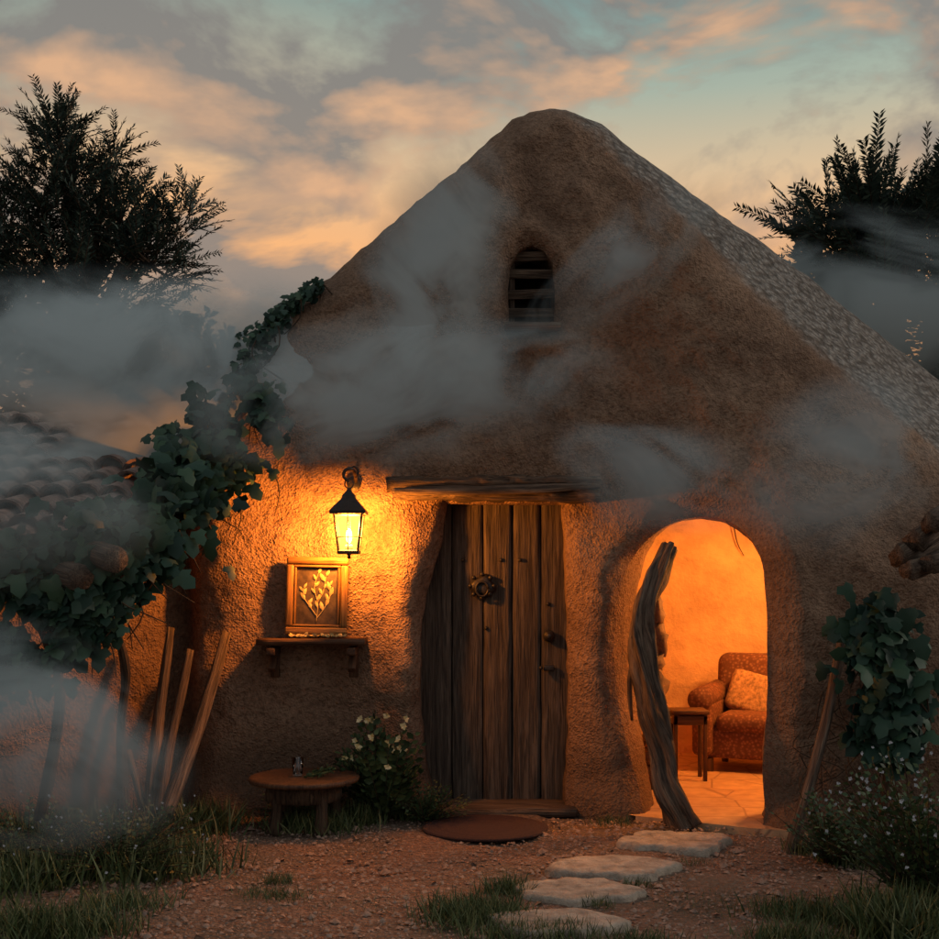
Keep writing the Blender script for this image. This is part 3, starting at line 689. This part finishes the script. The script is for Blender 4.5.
# ------------------------------------------------------------ trees
def tree(name,base,lobes,nspr,nl,ls,L,shape=L_NEED,fs=F_NEED,trunk=.16,up=.75,spread=.75):
    mb=MB(); base=np.array(base,float); topc=np.mean([l[0] for l in lobes],0)
    tube(mb,[base,base*.5+topc*.5+[.1,0,-.3],topc],[trunk,trunk*.7,trunk*.3],10,6,.2,mi=1)
    tot=sum(l[2] for l in lobes)
    for c,r_,wgt in lobes:
        c=np.array(c);r_=np.array(r_)
        tube(mb,[base*.4+topc*.6,(topc+c)/2+[0,0,-.25],c+[0,0,r_[2]*.4]],[trunk*.45,trunk*.3,trunk*.1],7,5,.2,mi=1)
        for k in range(int(nspr*wgt/tot)):
            d=rn(3); d/=np.linalg.norm(d); rad=random.random()**.45
            if noise.noise(Vector(d*2.2+c))<-.12 and rad>.5: continue
            p=c+d*r_*rad
            D=d*np.array([1,.9,.6])+[0,0,up]+rn(3)*.25
            spray(mb,p,D,L*random.uniform(.6,1.25),nl,ls,shape,fs,.18,spread=spread,rad=.008)
            if random.random()<.08: tube(mb,[c+d*r_*.1,p],[.025,.01],5,1,mi=1)
    return mb.build(name,[M_tree,M_bark])
def S(px,py,y,r,w): return (W(px,py,y),r,w)
tree('leafy_tree',(-5.0,6,0),[S(60,200,6,(.5,.55,.7),3),S(10,245,6,(.7,.7,.7),3),S(115,235,6,(.55,.6,.55),3),S(90,300,6,(1.0,.8,.6),3.5),S(150,265,6,(.45,.4,.4),1.6),S(10,320,6,(.9,.7,.8),3),S(57,140,6,(.18,.2,.3),.8),S(180,225,6,(.22,.2,.25),.5),S(110,165,6,(.15,.15,.2),.35)],1500,26,.12,.55)
tree('spiky_tree',(5.2,6.5,0),[S(872,235,6.5,(.45,.45,.25),2.5),S(925,245,6.5,(.6,.5,.4),3),S(835,248,6.5,(.3,.3,.2),1),S(900,300,6.5,(.9,.7,.6),3)],420,56,.17,1.1,trunk=.18,up=.95,spread=.85)
mb=MB()
for (px,py,y,rx,rz,w) in [(40,390,9,1.9,1.3,190),(150,400,9,1.3,.9,160),(-60,350,9,1.6,1.6,120),(230,405,9,.8,.5,90),(830,330,9,.8,.8,120),(930,340,9,1.5,1.4,190),(1010,330,9,1.3,1.6,90),(-150,300,14,3,3,120),(1100,300,14,3,3,120)]:
    c=W(px,py,y)
    for k in range(w):
        d=rn(3);d/=np.linalg.norm(d); p=c+d*np.array([rx,.9,rz])*random.random()**.4
        spray(mb,p,d*[1,1,.6]+np.array([0,0,.6])+rn(3)*.3,.7,18,.26,L_LF,F_LF,.2,st=False)
    tube(mb,[(c[0],c[1],0),c-[0,0,rz*.3],c+[0,0,rz*.4]],[.16,.12,.04],7,3,mi=1)
mb.build('distant_trees',[M_tree,M_bark])
mb=MB()
for k in range(1100):
    a=random.uniform(-.9,.9); r_=random.uniform(26,34); p=np.array([math.sin(a)*r_,math.cos(a)*r_-8,random.uniform(0,5.0)])
    spray(mb,p,rn(3)*.6+[0,0,1],1.6,10,1.1,L_LF,F_LF,.2,st=False)
mb.build('far_woodland',[M_tree,M_bark])

# ------------------------------------------------------------ mist: soft shells whose opacity follows the path length through each puff
def mist_mat(name,k,sc,th,seed,rot,dist,str_):
    m=bpy.data.materials.new(name); m.use_nodes=True; nt=m.node_tree; nt.nodes.clear()
    o=nt.nodes.new('ShaderNodeOutputMaterial'); g=nt.nodes.new('ShaderNodeNewGeometry')
    tc_=nt.nodes.new('ShaderNodeTexCoord')
    vt=nt.nodes.new('ShaderNodeVectorTransform'); vt.vector_type='VECTOR'; vt.convert_from='WORLD'; vt.convert_to='OBJECT'; nt.links.new(g.outputs['Incoming'],vt.inputs[0])
    nv=nt.nodes.new('ShaderNodeVectorMath'); nv.operation='NORMALIZE'; nt.links.new(vt.outputs[0],nv.inputs[0])
    dt=nt.nodes.new('ShaderNodeVectorMath'); dt.operation='DOT_PRODUCT'; nt.links.new(nv.outputs[0],dt.inputs[0]); nt.links.new(tc_.outputs['Object'],dt.inputs[1])
    ch=mth(nt,'POWER',mth(nt,'MAXIMUM',dt.outputs['Value'],0.0),3.0)
    mp=nt.nodes.new('ShaderNodeMapping'); mp.vector_type='TEXTURE'; mp.inputs['Location'].default_value=(seed,seed*.7,seed*.3); mp.inputs['Rotation'].default_value=(0,rot,0); mp.inputs['Scale'].default_value=(str_,1.0,.95)
    nt.links.new(g.outputs['Position'],mp.inputs[0])
    n1=noise_n(nt,mp.outputs[0],sc,4,.5,dist)
    mr=nt.nodes.new('ShaderNodeMapRange'); mr.interpolation_type='SMOOTHSTEP'; mr.inputs[1].default_value=th; mr.inputs[2].default_value=th+.36; nt.links.new(mth(nt,'MULTIPLY_ADD',ch,.12,n1),mr.inputs[0])
    al=mth(nt,'MULTIPLY',mth(nt,'MULTIPLY',ch,mr.outputs[0]),k)
    al=mth(nt,'SUBTRACT',1.0,mth(nt,'EXPONENT',mth(nt,'MULTIPLY',al,-1.0)))
    al=mth(nt,'MULTIPLY',al,mth(nt,'SUBTRACT',1.0,g.outputs['Backfacing']))
    df=nt.nodes.new('ShaderNodeBsdfDiffuse'); df.inputs[0].default_value=(.47,.54,.54,1)
    tp=nt.nodes.new('ShaderNodeBsdfTransparent'); mxx=nt.nodes.new('ShaderNodeMixShader'); nt.links.new(al,mxx.inputs[0]); nt.links.new(tp.outputs[0],mxx.inputs[1]); nt.links.new(df.outputs[0],mxx.inputs[2])
    nt.links.new(mxx.outputs[0],o.inputs['Surface']); return m
mist=empty('mist')
def puff(i,px,py,y,rx,ry,rz,k,sc=1.6,th=.38,rot=0,nrot=0,dist=1.0,str_=1.4):
    mb=MB(); blob(mb,(0,0,0),(1,1,1),0,0,24,40); ob=mb.build('mist_puff',mist_mat('mist_vapour_%d'%i,k,sc,th,i*3.7,nrot,dist,str_),mist,True,True)
    ob.location=W(px,py,y); ob.scale=(rx,ry,rz); ob.rotation_euler=(0,rot,0)
puff(1,100,395,.5,2.2,.6,.95,2.6,1.3,.32,0,-.2)
puff(2,390,395,-.7,1.5,.3,.55,1.6,1.9,.38,-.12,-.2)
puff(3,430,275,-.65,.5,.3,1.05,1.7,2.0,.38,.35,1.1)
puff(4,630,255,-.6,.95,.3,.32,1.2,2.0,.40,-.75,-.7)
puff(5,650,480,-1.0,.8,.3,.42,.9,1.8,.38,.2,.2)
puff(6,840,470,-1.3,.7,.25,.55,1.1,1.8,.38,-.5,-.5)
puff(7,20,740,-1.75,1.0,.4,.65,1.3,1.6,.37,.35,.3)
puff(8,0,500,-1.8,.9,.4,.5,1.4,1.6,.36,.1,.1)
puff(9,880,305,4.0,2.3,.8,1.0,1.7,.9,.34,.1,-.2)
puff(10,170,350,4.0,2.8,.8,.9,2.2,.9,.32,0,0)

# ------------------------------------------------------------ sky
w=bpy.data.worlds.new('World'); scene.world=w; w.use_nodes=True; nt=w.node_tree; bg=nt.nodes['Background']
tc_=nt.nodes.new('ShaderNodeTexCoord'); D=tc_.outputs['Generated']; sp=nt.nodes.new('ShaderNodeSeparateXYZ'); nt.links.new(D,sp.inputs[0])
Zd=sp.outputs['Z'];Yd=sp.outputs['Y']
warm=ramp(nt,Zd,[(0,(.82,.28,.08)),(.2,(.93,.38,.12)),(.27,(.86,.45,.20)),(.32,(.66,.48,.29)),(.375,(.36,.42,.34)),(.44,(.17,.31,.30)),(.8,(.10,.17,.21))])
cool=ramp(nt,Zd,[(0,(.34,.30,.27)),(.3,(.37,.36,.36)),(.7,(.29,.35,.39)),(1,(.21,.29,.34))])
af=nt.nodes.new('ShaderNodeMapRange'); af.interpolation_type='SMOOTHSTEP'; af.inputs[1].default_value=-.35; af.inputs[2].default_value=.75; nt.links.new(Yd,af.inputs[0])
base=mix(nt,af.outputs[0],cool,warm)
gd=nt.nodes.new('ShaderNodeVectorMath'); gd.operation='DOT_PRODUCT'; nt.links.new(D,gd.inputs[0]); gd.inputs[1].default_value=Vector((-.20,.95,.22)).normalized()
gl_=mth(nt,'MULTIPLY',mth(nt,'POWER',mth(nt,'MAXIMUM',gd.outputs['Value'],0.0),60.0),.55)
base=mix(nt,gl_,base,(1.0,.46,.16))
rotm=nt.nodes.new('ShaderNodeMapping'); rotm.inputs['Location'].default_value=(5.3,2.7,1.4); rotm.inputs['Rotation'].default_value=(0,.3,0); rotm.inputs['Scale'].default_value=(1,1,1.9); nt.links.new(D,rotm.inputs[0])
c1=noise_n(nt,rotm.outputs[0],5.0,6,.56,.3)
off=nt.nodes.new('ShaderNodeVectorMath'); off.operation='ADD'; off.inputs[1].default_value=(-.015,0,-.06); nt.links.new(rotm.outputs[0],off.inputs[0])
c2=noise_n(nt,off.outputs[0],5.0,4,.56,.3)
mask=ramp(nt,c1,[(.44,(0,0,0)),(.55,(.9,.9,.9))])
lc_=nt.nodes.new('ShaderNodeClamp'); nt.links.new(mth(nt,'MULTIPLY_ADD',mth(nt,'SUBTRACT',c1,c2),5.0,.02),lc_.inputs[0])
cc=mix(nt,lc_.outputs[0],(.215,.195,.18),(.74,.41,.22))
cc=mix(nt,af.outputs[0],(.28,.28,.29),cc)
base=mix(nt,mask,base,cc)
sky=nt.nodes.new('ShaderNodeTexSky'); sky.sky_type='NISHITA'; sky.sun_disc=False; sky.sun_elevation=math.radians(4); sky.sun_rotation=math.radians(35)
skc=mix(nt,1.0,sky.outputs[0],(.015,.015,.015),'MULTIPLY')
tot=mix(nt,1.0,base,skc,'ADD')
nt.links.new(tot,bg.inputs[0]); bg.inputs[1].default_value=1.0
sun=bpy.data.lights.new('sun','SUN'); sun.energy=.6; sun.angle=math.radians(14); sun.color=(1,.88,.76)
so=bpy.data.objects.new('sun',sun); scene.collection.objects.link(so)
so.rotation_euler=Vector((-.85,-.05,-.42)).to_track_quat('-Z','Y').to_euler()

cam=bpy.data.cameras.new('camera'); cam.sensor_width=36; cam.lens=36*FPX/939; cam.shift_y=(HY-469.5)/939; cam.clip_end=2000
co_=bpy.data.objects.new('camera',cam); co_.location=(0,-CD,CH); co_.rotation_euler=(math.pi/2,0,0); scene.collection.objects.link(co_); scene.camera=co_
scene.view_settings.view_transform='Standard'; scene.view_settings.look='None'; scene.view_settings.exposure=0
